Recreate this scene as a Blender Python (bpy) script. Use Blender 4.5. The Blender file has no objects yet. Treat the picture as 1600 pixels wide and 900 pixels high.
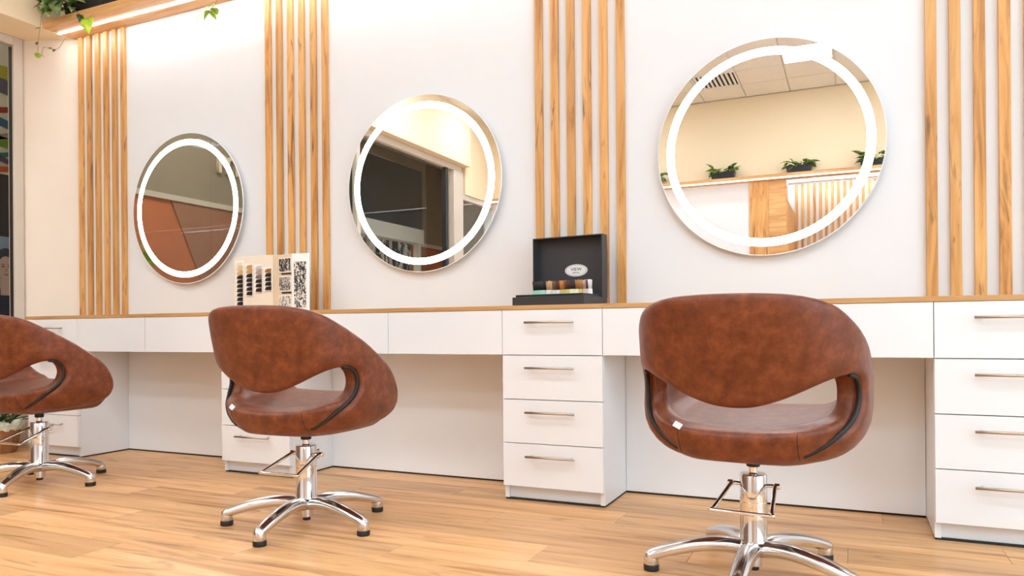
import bpy, bmesh, math, random
import numpy as np
from mathutils import Vector, Matrix

random.seed(7)
S = bpy.context.scene
COL = S.collection
D2R = math.pi / 180

# ------------------------------------------------------------------ camera
YAW, ROLL = -0.4277, -0.0079
cy_, sy_ = math.cos(YAW), math.sin(YAW)
fwd = Vector((sy_, cy_, 0)); right = Vector((cy_, -sy_, 0)); up = Vector((0, 0, 1))
cr_, sr_ = math.cos(ROLL), math.sin(ROLL)
right, up = cr_ * right + sr_ * up, cr_ * up - sr_ * right
cam_d = bpy.data.cameras.new('camera'); cam = bpy.data.objects.new('camera', cam_d); COL.objects.link(cam)
m = Matrix.Identity(4)
for i in range(3):
    m[i][0] = right[i]; m[i][1] = up[i]; m[i][2] = -fwd[i]
m[0][3], m[1][3], m[2][3] = 0.0, -3.0546, 0.6856
cam.matrix_world = m
cam_d.sensor_width = 36; cam_d.lens = 1165.01 / 1600 * 36
cam_d.shift_y = (514.36 - 450) / 1600
cam_d.clip_start = 0.05
S.camera = cam

# ------------------------------------------------------------------ world, exposure
w = bpy.data.worlds.new('world'); S.world = w; w.use_nodes = True
bg = w.node_tree.nodes['Background']
bg.inputs[0].default_value = (0.60, 0.80, 1.0, 1); bg.inputs[1].default_value = 2.6
S.view_settings.view_transform = 'Standard'
try: S.view_settings.look = 'None'
except Exception: pass
S.view_settings.gamma = 1; S.view_settings.use_curve_mapping = False
S.view_settings.exposure = 1.03

CEIL_E, RING_E, STRIP_E, MALL_E = 14.0, 13.0, 24.0, 7.0     # lamp strengths used in the lamps' builders

# ------------------------------------------------------------------ materials
MATS = {}
def srgb(r, g, b):
    f = lambda c: (c / 255 / 12.92) if c / 255 <= 0.04045 else ((c / 255 + 0.055) / 1.055) ** 2.4
    return (f(r), f(g), f(b), 1)
def newmat(name):
    mt = bpy.data.materials.new(name); mt.use_nodes = True
    nt = mt.node_tree; b = nt.nodes['Principled BSDF']
    MATS[name] = mt
    return mt, nt, b
def plain(name, col, rough=0.5, metal=0.0, spec=0.5, emit=None, es=0):
    mt, nt, b = newmat(name)
    b.inputs['Base Color'].default_value = col; b.inputs['Roughness'].default_value = rough
    b.inputs['Metallic'].default_value = metal; b.inputs['Specular IOR Level'].default_value = spec
    if emit:
        b.inputs['Emission Color'].default_value = emit; b.inputs['Emission Strength'].default_value = es
    return mt
def painted(name, col, rough=0.6, amp=0.03, scale=9, bump=0.02, spec=0.4):
    mt, nt, b = newmat(name)
    tc = nt.nodes.new('ShaderNodeTexCoord')
    n = nt.nodes.new('ShaderNodeTexNoise'); n.inputs['Scale'].default_value = scale; n.inputs['Detail'].default_value = 4
    nt.links.new(tc.outputs['Object'], n.inputs['Vector'])
    cr = nt.nodes.new('ShaderNodeValToRGB')
    c0 = tuple(c * (1 - amp) for c in col[:3]) + (1,); c1 = tuple(min(1, c * (1 + amp)) for c in col[:3]) + (1,)
    cr.color_ramp.elements[0].color = c0; cr.color_ramp.elements[1].color = c1
    cr.color_ramp.elements[0].position = 0.3; cr.color_ramp.elements[1].position = 0.7
    nt.links.new(n.outputs[0], cr.inputs[0]); nt.links.new(cr.outputs[0], b.inputs['Base Color'])
    n2 = nt.nodes.new('ShaderNodeTexNoise'); n2.inputs['Scale'].default_value = 220
    nt.links.new(tc.outputs['Object'], n2.inputs['Vector'])
    bp = nt.nodes.new('ShaderNodeBump'); bp.inputs['Strength'].default_value = bump; bp.inputs['Distance'].default_value = 0.002
    nt.links.new(n2.outputs[0], bp.inputs['Height']); nt.links.new(bp.outputs[0], b.inputs['Normal'])
    b.inputs['Roughness'].default_value = rough; b.inputs['Specular IOR Level'].default_value = spec
    return mt
def oak(name, axis, light, mid, dark, rough=0.45, grain=1.0, knots=0.75, vary=0.25, ks=(7.5, 1.5), kt=(.66, .78)):
    """oak board: grain runs along the given axis; every object is offset at random"""
    mt, nt, b = newmat(name); N = nt.nodes; L = nt.links
    tc = N.new('ShaderNodeTexCoord'); oi = N.new('ShaderNodeObjectInfo')
    mp = N.new('ShaderNodeMapping')
    sc = [22 * grain, 22 * grain, 22 * grain]; sc[axis] = 1.6 * grain
    mp.inputs['Scale'].default_value = sc
    cmb = N.new('ShaderNodeCombineXYZ')
    mu = N.new('ShaderNodeMath'); mu.operation = 'MULTIPLY'; mu.inputs[1].default_value = 37.0
    L.new(oi.outputs['Random'], mu.inputs[0])
    for k in range(3): L.new(mu.outputs[0], cmb.inputs[k])
    ad = N.new('ShaderNodeVectorMath'); ad.operation = 'ADD'
    L.new(tc.outputs['Object'], ad.inputs[0]); L.new(cmb.outputs[0], ad.inputs[1])
    L.new(ad.outputs[0], mp.inputs['Vector'])
    n1 = N.new('ShaderNodeTexNoise'); n1.inputs['Scale'].default_value = 1.0; n1.inputs['Detail'].default_value = 7
    n1.inputs['Roughness'].default_value = 0.62; n1.inputs['Distortion'].default_value = 0.9
    L.new(mp.outputs[0], n1.inputs['Vector'])
    cr = N.new('ShaderNodeValToRGB'); e = cr.color_ramp.elements
    e[0].position = 0.30; e[0].color = dark; e[1].position = 0.68; e[1].color = light
    x = e.new(0.46); x.color = mid
    L.new(n1.outputs[0], cr.inputs[0])
    # knots and dark cracks
    mp2 = N.new('ShaderNodeMapping'); s2 = [ks[0]] * 3; s2[axis] = ks[1]; mp2.inputs['Scale'].default_value = s2
    L.new(ad.outputs[0], mp2.inputs['Vector'])
    n2 = N.new('ShaderNodeTexNoise'); n2.inputs['Scale'].default_value = 1.0; n2.inputs['Detail'].default_value = 5; n2.inputs['Distortion'].default_value = 1.6
    L.new(mp2.outputs[0], n2.inputs['Vector'])
    kr = N.new('ShaderNodeValToRGB'); k = kr.color_ramp.elements
    k[0].position = kt[0]; k[0].color = (0, 0, 0, 1); k[1].position = kt[1]; k[1].color = (1, 1, 1, 1)
    L.new(n2.outputs[0], kr.inputs[0])
    mk = N.new('ShaderNodeMath'); mk.operation = 'MULTIPLY'; mk.inputs[1].default_value = knots
    L.new(kr.outputs[0], mk.inputs[0])
    mix = N.new('ShaderNodeMixRGB'); mix.blend_type = 'MIX'
    dk = tuple(c * 0.32 for c in dark[:3]) + (1,)
    L.new(mk.outputs[0], mix.inputs[0]); L.new(cr.outputs[0], mix.inputs[1]); mix.inputs[2].default_value = dk
    # board to board tone
    hv = N.new('ShaderNodeHueSaturation')
    mr = N.new('ShaderNodeMapRange'); mr.inputs[3].default_value = 1 - vary / 2; mr.inputs[4].default_value = 1 + vary / 2
    L.new(oi.outputs['Random'], mr.inputs[0]); L.new(mr.outputs[0], hv.inputs['Value']); L.new(mix.outputs[0], hv.inputs['Color'])
    L.new(hv.outputs[0], b.inputs['Base Color'])
    bp = N.new('ShaderNodeBump'); bp.inputs['Strength'].default_value = 0.12; bp.inputs['Distance'].default_value = 0.002
    L.new(n1.outputs[0], bp.inputs['Height']); L.new(bp.outputs[0], b.inputs['Normal'])
    b.inputs['Roughness'].default_value = rough
    return mt
def leather(name):
    mt, nt, b = newmat(name); N = nt.nodes; L = nt.links
    tc = N.new('ShaderNodeTexCoord')
    n = N.new('ShaderNodeTexNoise'); n.inputs['Scale'].default_value = 27; n.inputs['Detail'].default_value = 10; n.inputs['Roughness'].default_value = 0.68
    L.new(tc.outputs['Object'], n.inputs['Vector'])
    cr = N.new('ShaderNodeValToRGB'); e = cr.color_ramp.elements
    e[0].position = 0.27; e[0].color = srgb(86, 38, 17); e[1].position = 0.76; e[1].color = srgb(146, 79, 45)
    x = e.new(0.5); x.color = srgb(114, 56, 27)
    L.new(n.outputs[0], cr.inputs[0]); L.new(cr.outputs[0], b.inputs['Base Color'])
    v = N.new('ShaderNodeTexVoronoi'); v.inputs['Scale'].default_value = 260
    L.new(tc.outputs['Object'], v.inputs['Vector'])
    n3 = N.new('ShaderNodeTexNoise'); n3.inputs['Scale'].default_value = 120; n3.inputs['Detail'].default_value = 3
    L.new(tc.outputs['Object'], n3.inputs['Vector'])
    ad = N.new('ShaderNodeMath'); ad.operation = 'ADD'
    L.new(v.outputs['Distance'], ad.inputs[0]); L.new(n3.outputs[0], ad.inputs[1])
    bp = N.new('ShaderNodeBump'); bp.inputs['Strength'].default_value = 0.22; bp.inputs['Distance'].default_value = 0.0012
    L.new(ad.outputs[0], bp.inputs['Height']); L.new(bp.outputs[0], b.inputs['Normal'])
    b.inputs['Roughness'].default_value = 0.44; b.inputs['Specular IOR Level'].default_value = 0.38
    b.inputs['Sheen Weight'].default_value = 0.08; b.inputs['Sheen Roughness'].default_value = 0.4
    return mt
def glass(name, tint=(0.93, 0.96, 0.95, 1)):
    mt = bpy.data.materials.new(name); mt.use_nodes = True; nt = mt.node_tree; nt.nodes.clear()
    o = nt.nodes.new('ShaderNodeOutputMaterial'); t = nt.nodes.new('ShaderNodeBsdfTransparent'); g = nt.nodes.new('ShaderNodeBsdfGlossy')
    t.inputs[0].default_value = tint; g.inputs['Roughness'].default_value = 0.01
    fr = nt.nodes.new('ShaderNodeFresnel'); fr.inputs[0].default_value = 1.22
    mx = nt.nodes.new('ShaderNodeMixShader')
    ge = nt.nodes.new('ShaderNodeNewGeometry'); iv = nt.nodes.new('ShaderNodeMath'); iv.operation = 'SUBTRACT'; iv.inputs[0].default_value = 1.0
    ml = nt.nodes.new('ShaderNodeMath'); ml.operation = 'MULTIPLY'      # only the near face of a pane reflects
    nt.links.new(ge.outputs['Backfacing'], iv.inputs[1]); nt.links.new(iv.outputs[0], ml.inputs[0]); nt.links.new(fr.outputs[0], ml.inputs[1])
    nt.links.new(ml.outputs[0], mx.inputs[0]); nt.links.new(t.outputs[0], mx.inputs[1]); nt.links.new(g.outputs[0], mx.inputs[2]); nt.links.new(mx.outputs[0], o.inputs[0])
    MATS[name] = mt
    return mt
def lamp(name, col, strength):
    mt = bpy.data.materials.new(name); mt.use_nodes = True; nt = mt.node_tree; nt.nodes.clear()
    o = nt.nodes.new('ShaderNodeOutputMaterial'); e = nt.nodes.new('ShaderNodeEmission')
    e.inputs[0].default_value = col; e.inputs[1].default_value = strength
    nt.links.new(e.outputs[0], o.inputs[0]); MATS[name] = mt
    return mt
def leafmat(name, c0, c1):
    mt, nt, b = newmat(name); N = nt.nodes; L = nt.links
    tc = N.new('ShaderNodeTexCoord'); oi = N.new('ShaderNodeObjectInfo')
    n = N.new('ShaderNodeTexNoise'); n.inputs['Scale'].default_value = 26; n.inputs['Detail'].default_value = 3
    L.new(tc.outputs['Object'], n.inputs['Vector'])
    cr = N.new('ShaderNodeValToRGB'); cr.color_ramp.elements[0].position = .38; cr.color_ramp.elements[1].position = .62
    cr.color_ramp.elements[0].color = c0; cr.color_ramp.elements[1].color = c1
    L.new(n.outputs[0], cr.inputs[0])
    hv = N.new('ShaderNodeHueSaturation'); mr = N.new('ShaderNodeMapRange'); mr.inputs[3].default_value = 0.65; mr.inputs[4].default_value = 1.35
    L.new(oi.outputs['Random'], mr.inputs[0]); L.new(mr.outputs[0], hv.inputs['Value']); L.new(cr.outputs[0], hv.inputs['Color'])
    L.new(hv.outputs[0], b.inputs['Base Color']); b.inputs['Roughness'].default_value = 0.4
    b.inputs['Transmission Weight'].default_value = 0.0
    return mt

WHITE_WALL = painted('white_wall_paint', (0.765, 0.76, 0.76, 1), 0.65, 0.006)
CREAM = painted('cream_wall_paint', srgb(236, 220, 202), 0.7, 0.008)
CREAMY = painted('yellow_cream_paint', srgb(240, 218, 182), 0.7, 0.008)
CEILP = painted('ceiling_tile_paint', (0.82, 0.79, 0.74, 1), 0.85, 0.04, 40)
MEL = painted('white_melamine', (0.86, 0.85, 0.845, 1), 0.35, 0.012, 3, 0.01)
OAKV = oak('oak_slat', 2, srgb(228, 176, 110), srgb(208, 150, 84), srgb(156, 98, 46), knots=0.85, ks=(24, 3.2), kt=(.60, .74))
OAKX = oak('oak_board', 0, srgb(226, 178, 118), srgb(208, 156, 96), srgb(178, 122, 70))
FLOORW = oak('oak_floor', 0, srgb(236, 186, 132), srgb(216, 161, 105), srgb(164, 110, 66), rough=0.36, grain=0.8, knots=0.6, vary=0.26, ks=(13, 2.2), kt=(.60, .76))
LEATHER = leather('brown_leather')
CHROME = plain('chrome', (0.82, 0.82, 0.83, 1), 0.06, 1.0)
ALU = plain('polished_aluminium', (0.74, 0.74, 0.75, 1), 0.17, 1.0)
NICKEL = plain('brushed_nickel', srgb(196, 182, 165), 0.32, 1.0)
BLACK = plain('black_plastic', (0.012, 0.012, 0.013, 1), 0.45)
PIPE = plain('black_piping', (0.008, 0.008, 0.008, 1), 0.55)
GAP = plain('dark_gap', (0.02, 0.017, 0.015, 1), 0.8)
FRAME = painted('beige_aluminium', srgb(205, 192, 176), 0.4, 0.02)
GLASS = glass('window_glass')
MIRROR = plain('mirror_silver', (0.90, 0.90, 0.89, 1), 0.0, 1.0)
MIRHOUS = plain('mirror_housing_white', (0.85, 0.85, 0.84, 1), 0.4)
RINGM = lamp('mirror_ring_light', (1.0, 0.985, 0.96, 1), RING_E)
STRIPO = lamp('led_strip_soft', (0.96, 0.97, 1.0, 1), 6.0)
STRIPM = lamp('led_strip_light', (0.86, 0.92, 1.0, 1), STRIP_E)
CEILM = lamp('ceiling_panel_light', (0.78, 0.89, 1.0, 1), CEIL_E)
MALLM = lamp('mall_fill_emitter', (1.0, 0.93, 0.84, 1), MALL_E)
LEAF = leafmat('leaf_green', srgb(52, 92, 38), srgb(120, 158, 62))
LEAFV = leafmat('leaf_variegated', srgb(60, 104, 60), srgb(176, 190, 112))
LEAFD = leafmat('leaf_dark', srgb(20, 46, 22), srgb(50, 84, 40))
LEAFY = leafmat('leaf_lime', srgb(128, 168, 30), srgb(190, 205, 60))
STEM = plain('vine_stem', srgb(112, 116, 60), 0.6)
SOIL = painted('potting_soil', srgb(48, 36, 26), 0.95, 0.3, 80)

# ------------------------------------------------------------------ helpers
def tag(o, label=None, cat=None, group=None, kind=None):
    if label: o['label'] = label
    if cat: o['category'] = cat
    if group: o['group'] = group
    if kind: o['kind'] = kind
    return o
def link(name, me, mat=None, parent=None, loc=None, rot=None):
    o = bpy.data.objects.new(name, me); COL.objects.link(o)
    if mat is not None and me is not None and len(me.materials) == 0: me.materials.append(mat)
    if parent is not None: o.parent = parent
    if loc is not None: o.location = loc
    if rot is not None: o.rotation_euler = rot
    return o
def thing(name, label, cat, loc=(0, 0, 0), rz=0, group=None):
    o = bpy.data.objects.new(name, None); COL.objects.link(o); o.empty_display_size = 0.1
    o.location = loc; o.rotation_euler = (0, 0, rz)
    return tag(o, label, cat, group)
def bm_mesh(bm, name, smooth=False):
    me = bpy.data.meshes.new(name); bmesh.ops.recalc_face_normals(bm, faces=bm.faces); bm.to_mesh(me); bm.free()
    if smooth:
        for p in me.polygons: p.use_smooth = True
    return me
def add_box(bm, a, b, bevel=0.0):
    x0, y0, z0 = [min(a[i], b[i]) for i in range(3)]; x1, y1, z1 = [max(a[i], b[i]) for i in range(3)]
    v = [bm.verts.new(p) for p in ((x0, y0, z0), (x1, y0, z0), (x1, y1, z0), (x0, y1, z0), (x0, y0, z1), (x1, y0, z1), (x1, y1, z1), (x0, y1, z1))]
    fs = [bm.faces.new([v[i] for i in q]) for q in ((0, 3, 2, 1), (4, 5, 6, 7), (0, 1, 5, 4), (1, 2, 6, 5), (2, 3, 7, 6), (3, 0, 4, 7))]
    if bevel:
        es = list({e for f in fs for e in f.edges})
        bmesh.ops.bevel(bm, geom=es, offset=bevel, segments=1, affect='EDGES', profile=0.5)
def box(name, a, b, mat, parent=None, bevel=0.0, origin=None):
    """box between two corners (in the parent's space); its origin sits at the middle unless told otherwise"""
    c = origin or tuple((a[i] + b[i]) / 2 for i in range(3))
    bm = bmesh.new(); add_box(bm, [a[i] - c[i] for i in range(3)], [b[i] - c[i] for i in range(3)], bevel)
    return link(name, bm_mesh(bm, name), mat, parent, c)
def structure(o): o['kind'] = 'structure'; return o
def frames_along(pts):
    pts = [Vector(p) for p in pts]; out = []
    t0 = (pts[1] - pts[0]).normalized(); ref = Vector((0, 0, 1)) if abs(t0.z) < .9 else Vector((1, 0, 0))
    n = t0.cross(ref).normalized()
    for i, p in enumerate(pts):
        t = (pts[min(i + 1, len(pts) - 1)] - pts[max(i - 1, 0)]).normalized()
        n = (n - t * n.dot(t)).normalized(); out.append((p, n, t.cross(n).normalized()))
    return out
def add_tube(bm, pts, r, seg=10, caps=True):
    rr = r if isinstance(r, (list, tuple)) else [r] * len(pts); rings = []
    for (p, n, b), q in zip(frames_along(pts), rr):
        rings.append([bm.verts.new(p + (n * math.cos(2 * math.pi * k / seg) + b * math.sin(2 * math.pi * k / seg)) * q) for k in range(seg)])
    for a, b in zip(rings, rings[1:]):
        for k in range(seg): bm.faces.new((a[k], a[(k + 1) % seg], b[(k + 1) % seg], b[k]))
    if caps:
        bm.faces.new(rings[0][::-1]); bm.faces.new(rings[-1])
def tube(name, pts, r, mat, parent=None, seg=10, smooth=True):
    bm = bmesh.new(); add_tube(bm, pts, r, seg)
    return link(name, bm_mesh(bm, name, smooth), mat, parent)
def add_lathe(bm, prof, seg=40, axis='z'):
    rings = []
    for r, z in prof:
        rings.append([bm.verts.new((r * math.cos(2 * math.pi * k / seg), r * math.sin(2 * math.pi * k / seg), z)) for k in range(seg)])
    for a, b in zip(rings, rings[1:]):
        for k in range(seg): bm.faces.new((a[k], a[(k + 1) % seg], b[(k + 1) % seg], b[k]))
    bm.faces.new(rings[0][::-1]); bm.faces.new(rings[-1])
def lathe_mesh(name, prof, seg=40, smooth=True):
    bm = bmesh.new(); add_lathe(bm, prof, seg); me = bm_mesh(bm, name, smooth)
    if smooth: me.set_sharp_from_angle(angle=40 * D2R)
    return me
def spline(pts, n=8):
    P = [Vector(p) for p in pts]; P = [2 * P[0] - P[1]] + P + [2 * P[-1] - P[-2]]; out = []
    for i in range(1, len(P) - 2):
        for k in range(n):
            t = k / n; a, b, c, d = P[i - 1:i + 3]
            out.append(0.5 * (2 * b + (c - a) * t + (2 * a - 5 * b + 4 * c - d) * t * t + (3 * b - a - 3 * c + d) * t ** 3))
    out.append(P[-2]); return out
def copy_tree(o, parent=None):
    c = o.copy(); COL.objects.link(c); c.parent = parent
    for ch in [x for x in KIDS.get(o.name, [])]: copy_tree(ch, c)
    return c
KIDS = {}
def index_children():
    KIDS.clear()
    for x in bpy.data.objects:
        if x.parent: KIDS.setdefault(x.parent.name, []).append(x)

# ================================================================== THE SETTING
XL, XR, YB, ZC = -4.63, 2.6, -6.5, 3.5      # storefront line, right wall, opposite wall, ceiling
SOF = 2.478                                  # soffit and shelf underside
# floor: sub-base with every plank a piece of its own
flo = structure(box('floor', (XL, -7.7, -0.06), (XR, 0.0, -0.008), GAP))
PW, PL = 0.172, 1.18
pm_cache = {}
rowi = 0; y = -0.002
while y > -7.65:
    y0 = max(y - PW, -7.69); off = (rowi * 0.43) % PL; x = XL + 0.004 - off
    while x < XR:
        a = max(x, XL + .004); b = min(x + PL, XR - .004)
        if b - a > .03:
            key = (round(b - a, 3), round(y - y0, 3))
            if key not in pm_cache:
                bm = bmesh.new(); add_box(bm, (-(b - a) / 2 + .0004, -(y - y0) / 2 + .0004, -.008), ((b - a) / 2 - .0004, (y - y0) / 2 - .0004, 0), .0007)
                pm_cache[key] = bm_mesh(bm, 'plank')
            o = link('plank', pm_cache[key], FLOORW, flo)
            o.location = (Vector(((a + b) / 2, (y + y0) / 2, 0)) - Vector(flo.location))
        x += PL
    y = y0; rowi += 1

structure(box('wall_back', (-4.30, 0.0, -0.06), (XR, 0.12, ZC), WHITE_WALL))
# slanted stub of wall between the slats and the shop window
bm = bmesh.new()
q = [(-4.30, 0.0), (-4.62, -0.138), (-4.70, -0.10), (-4.70, 0.12), (-4.30, 0.12)]
lo = [bm.verts.new((x, y, -0.06)) for x, y in q]; hi = [bm.verts.new((x, y, SOF)) for x, y in q]
bm.faces.new(lo[::-1]); bm.faces.new(hi)
for k in range(5): bm.faces.new((lo[k], lo[(k + 1) % 5], hi[(k + 1) % 5], hi[k]))
structure(link('wall_corner', bm_mesh(bm, 'wall_corner'), CREAM))
# upper left wall: low soffit by the corner, higher header over the shop window
structure(box('wall_left', (-4.75, -1.0, SOF), (-4.32, 0.12, ZC), CREAMY))
structure(box('trim_1', (-4.75, -5.62, 2.80), (-4.50, -1.0, ZC), CREAMY))
structure(box('wall_left_far', (-4.75, -7.7, 2.45), (-4.58, -5.62, ZC), CREAMY))
# opposite wall: cream above the shelf, white panel left, recess with slats right
structure(box('wall_opposite', (-4.75, -6.72, 2.49), (XR, -6.5, ZC), CREAMY))
structure(box('wall_opposite_panel', (-4.75, -6.72, -0.06), (-1.125, -6.5, 2.45), WHITE_WALL))
structure(box('wall_recess', (-1.2, -7.8, -0.06), (XR, -7.69, 2.60), WHITE_WALL))
structure(box('wall_recess_side', (-0.90, -7.69, -0.06), (-0.88, -6.72, 2.60), WHITE_WALL))
structure(box('ceiling_recess', (-1.2, -7.8, 2.60), (XR, -6.72, 2.70), WHITE_WALL))
# right wall with a tall unseen window, added to let in cool daylight
wr = structure(box('wall_right', (XR, -7.8, -0.06), (XR + .15, -4.6, ZC), WHITE_WALL))
structure(box('wall_right_near', (XR, -0.9, -0.06), (XR + .15, 0.12, ZC), WHITE_WALL))
structure(box('wall_right_sill', (XR, -4.6, -0.06), (XR + .15, -0.9, 0.25), WHITE_WALL))
structure(box('wall_right_lintel', (XR, -4.6, 2.9), (XR + .15, -0.9, ZC), WHITE_WALL))
win = thing('added_window', None, None, (XR + .07, -2.75, 0.25)); structure(win)
for yy in (-1.82, -0.61, 0.61, 1.82): box('window_post', (-.03, yy - .03, 0), (.03, yy + .03, 2.65), FRAME, win, .003)
box('window_rail', (-.03, -1.85, 0), (.03, 1.85, .05), FRAME, win, .003); box('window_rail', (-.03, -1.85, 2.60), (.03, 1.85, 2.65), FRAME, win, .003)
for yy in (-1.215, 0, 1.215): box('pane', (-.004, yy - .575, .05), (.004, yy + .575, 2.60), GLASS, win)

# ceiling: tiles and flush light panels in one grid
ceil = structure(box('ceiling', (XL - .12, -6.72, ZC + 0.012), (XR, 0.12, ZC + 0.08), CEILP))
TS = 0.5
bm = bmesh.new(); add_box(bm, (-TS / 2 + .007, -TS / 2 + .007, 0), (TS / 2 - .007, TS / 2 - .007, .014), .002); tile_me = bm_mesh(bm, 'ceiling_tile')
bm = bmesh.new(); add_box(bm, (-.23, -.23, 0), (.23, .23, .006)); diff_me = bm_mesh(bm, 'diffuser')
bm = bmesh.new()
for s in (-1, 1):
    add_box(bm, (s * .23, -.245, -.004), (s * .245, .245, .012)); add_box(bm, (-.23, s * .23, -.004), (.23, s * .245, .012))
frm_me = bm_mesh(bm, 'light_frame')
NX, NY = 14, 13
lights = {(i, j) for i in (1, 4, 8, 11) for j in (2, 5, 8)}
vent_ij = (6, 10)
def tile_xy(i, j): return (-4.25 + TS * i - .15, -6.23 + TS * j)
nlight = 0
nx_names = ['by the shop window', 'second from the shop window', 'second from the right wall', 'nearest the right wall']
ny_names = ['over the opposite shelf', 'in the middle of the room', 'nearest the mirrors']
for i in range(NX):
    for j in range(NY):
        x, y = tile_xy(i, j)
        if (i, j) in lights:
            ii = sorted({a for a, _ in lights}).index(i); jj = sorted({b for _, b in lights}).index(j)
            t = thing('ceiling_light', 'square flush ceiling light panel ' + ny_names[jj] + ', ' + nx_names[ii], 'ceiling light', (x, y, ZC), 0, 'flush ceiling light panels')
            link('diffuser', diff_me, CEILM, t); link('light_frame', frm_me, MIRHOUS, t)
        elif (i, j) == (6, 1):
            t = thing('air_vent', 'slatted air vent in the tiled ceiling above the opposite shelf', 'air vent', (x, y, ZC))
            link('vent_frame', frm_me, MIRHOUS, t)
            box('vent_back', (-.22, -.22, .004), (.22, .22, .01), GAP, t)
            for k in range(9): box('vent_slat', (-.215 + k * .05, -.22, -.003), (-.19 + k * .05, .22, .004), MIRHOUS, t)
        else:
            o = link('ceiling_tile', tile_me, CEILP, ceil); o.location = Vector((x, y, ZC - .002)) - Vector(ceil.location)

# shop window on the left (aluminium frame, glass) : window_2
win2 = thing('window_2', None, None, (XL, 0, 0)); structure(win2)
box('window_post', (-.03, -.197, 0), (.03, -.141, SOF), FRAME, win2, .003)
box('window_seal', (-.012, -.202, 0.05), (.012, -.197, SOF - .06), BLACK, win2)
box('window_rail', (-.03, -1.0, SOF - .05), (.03, -.197, SOF), FRAME, win2, .003)
box('window_rail', (-.03, -3.30, 0), (.03, -.197, .05), FRAME, win2, .003)
box('window_rail', (-.03, -5.56, 2.72), (.03, -1.0, 2.80), FRAME, win2, .003)
box('window_post', (-.03, -5.56, 0), (.05, -5.31, 2.72), FRAME, win2, .003)
box('window_post', (-.03, -5.20, 0), (.03, -5.14, 2.72), BLACK, win2, .003)
box('window_post', (-.03, -3.36, 0), (.03, -3.30, 2.72), FRAME, win2, .003)
box('pane', (-.005, -1.405, .05), (.005, -.20, SOF - .05), GLASS, win2)
box('pane', (-.005, -3.30, .05), (.005, -1.412, 2.72), GLASS, win2)
box('pane', (-.005, -4.70, .03), (.005, -3.40, 2.70), GLASS, win2)
box('window_rail', (-.03, -7.6, 2.38), (.03, -5.56, 2.45), FRAME, win2, .003)
box('pane', (-.005, -7.6, .05), (.005, -5.6, 2.38), GLASS, win2)
structure(box('baseboard_left', (-4.625, -1.0, 0.0), (-4.60, -.21, .05), MEL, None, .002))

# the mall outside the shop window
MALLFL = painted('mall_floor_tile', srgb(196, 182, 164), 0.3); MALLW = painted('mall_wall_white', srgb(226, 220, 210), 0.7)
GREYW = painted('mall_wall_grey', srgb(150, 136, 116), 0.7, 0.06, 2); TERRA = painted('mall_wall_terracotta', srgb(190, 112, 74), 0.7, 0.06, 2)
TERRA2 = painted('mall_wall_taupe', srgb(160, 112, 86), 0.7, 0.06, 2)
structure(box('floor_mall', (-9.4, -13.0, -.1), (-4.76, 4.5, -0.02), MALLFL))
structure(box('ceiling_mall', (-9.4, -13.0, 4.6), (-4.76, 4.5, 4.7), MALLW))
structure(box('wall_mall_north', (-9.4, 4.4, -.1), (-4.0, 4.5, 4.6), MALLW))
structure(box('wall_mall_south', (-9.4, -13.0, -.1), (-4.76, -12.9, 4.6), MALLW))
structure(box('wall_mall_front', (-4.85, .12, -.1), (-4.75, 4.4, 4.6), MALLW))
structure(box('wall_mall_back', (-4.85, -12.9, -.1), (-4.75, -7.7, 4.6), MALLW))
structure(box('wall_mall_over', (-4.85, -7.7, ZC), (-4.76, .12, 4.6), MALLW))
structure(box('wall_mall_upper', (-9.4, -12.9, 2.70), (-9.1, -0.6, 4.6), GREYW))
structure(box('trim_2', (-9.1, -12.9, 2.62), (-9.06, -0.6, 2.70), FRAME))
structure(box('wall_mall_lower', (-9.4, -12.9, -.1), (-9.1, -0.6, 2.62), TERRA))
structure(box('wall_mall_far', (-9.4, -0.6, -.1), (-9.1, 4.4, 4.6), MALLW))
bm = bmesh.new()
v = [bm.verts.new((0, a, b)) for a, b in ((-4.9, 2.62), (-7.4, 2.62), (-7.4, -.1), (-6.2, -.1))]; bm.faces.new(v)
r = bmesh.ops.extrude_face_region(bm, geom=list(bm.faces)); bmesh.ops.translate(bm, vec=(.02, 0, 0), verts=[x for x in r['geom'] if isinstance(x, bmesh.types.BMVert)])
structure(link('trim_3', bm_mesh(bm, 'trim_3'), TERRA2, None, (-9.1, 0, 0)))
for k, yy in enumerate((-8.2, -5.0, -2.0, 1.8)):  # panels added only to brighten the mall, no such lamps in view
    t = thing('mall_fill_light', ('large square fill light panel added in the mall ceiling, ' + ('nearest to', 'second from', 'third from', 'farthest from')[3 - k] + ' the coloured panels'), 'ceiling light', (-7.6, yy, 4.58), 0, 'added mall fill lights')
    box('diffuser', (-.5, -.6, -.01), (.5, .6, 0), MALLM, t); box('light_frame', (-.54, -.64, 0), (.54, .64, .015), MIRHOUS, t)

# ================================================================== DESK WALL
# slat panels
PITCH, SW, ST = 0.0740, 0.0355, 0.016
bm = bmesh.new(); add_box(bm, (-SW / 2, -ST, 0), (SW / 2, 0, SOF - .781), .0008); slat_me = bm_mesh(bm, 'slat')
for x0, lab in ((-4.2751, 'six vertical oak slats in the corner beside the shop window, under the plant shelf'),
                (-2.8045, 'six vertical oak slats behind the hair colour chart, between left and middle mirrors'),
                (-1.2658, 'six vertical oak slats behind the open black swatch box'),
                (0.2449, 'six vertical oak slats at the right edge, right of the large mirror')):
    t = thing('slat_panel', lab, 'slat panel', (x0, -.0005, .7805), 0, 'oak slat panels on the mirror wall')
    for k in range(6): link('slat', slat_me, OAKV, t, (k * PITCH + SW / 2, 0, 0))

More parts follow.
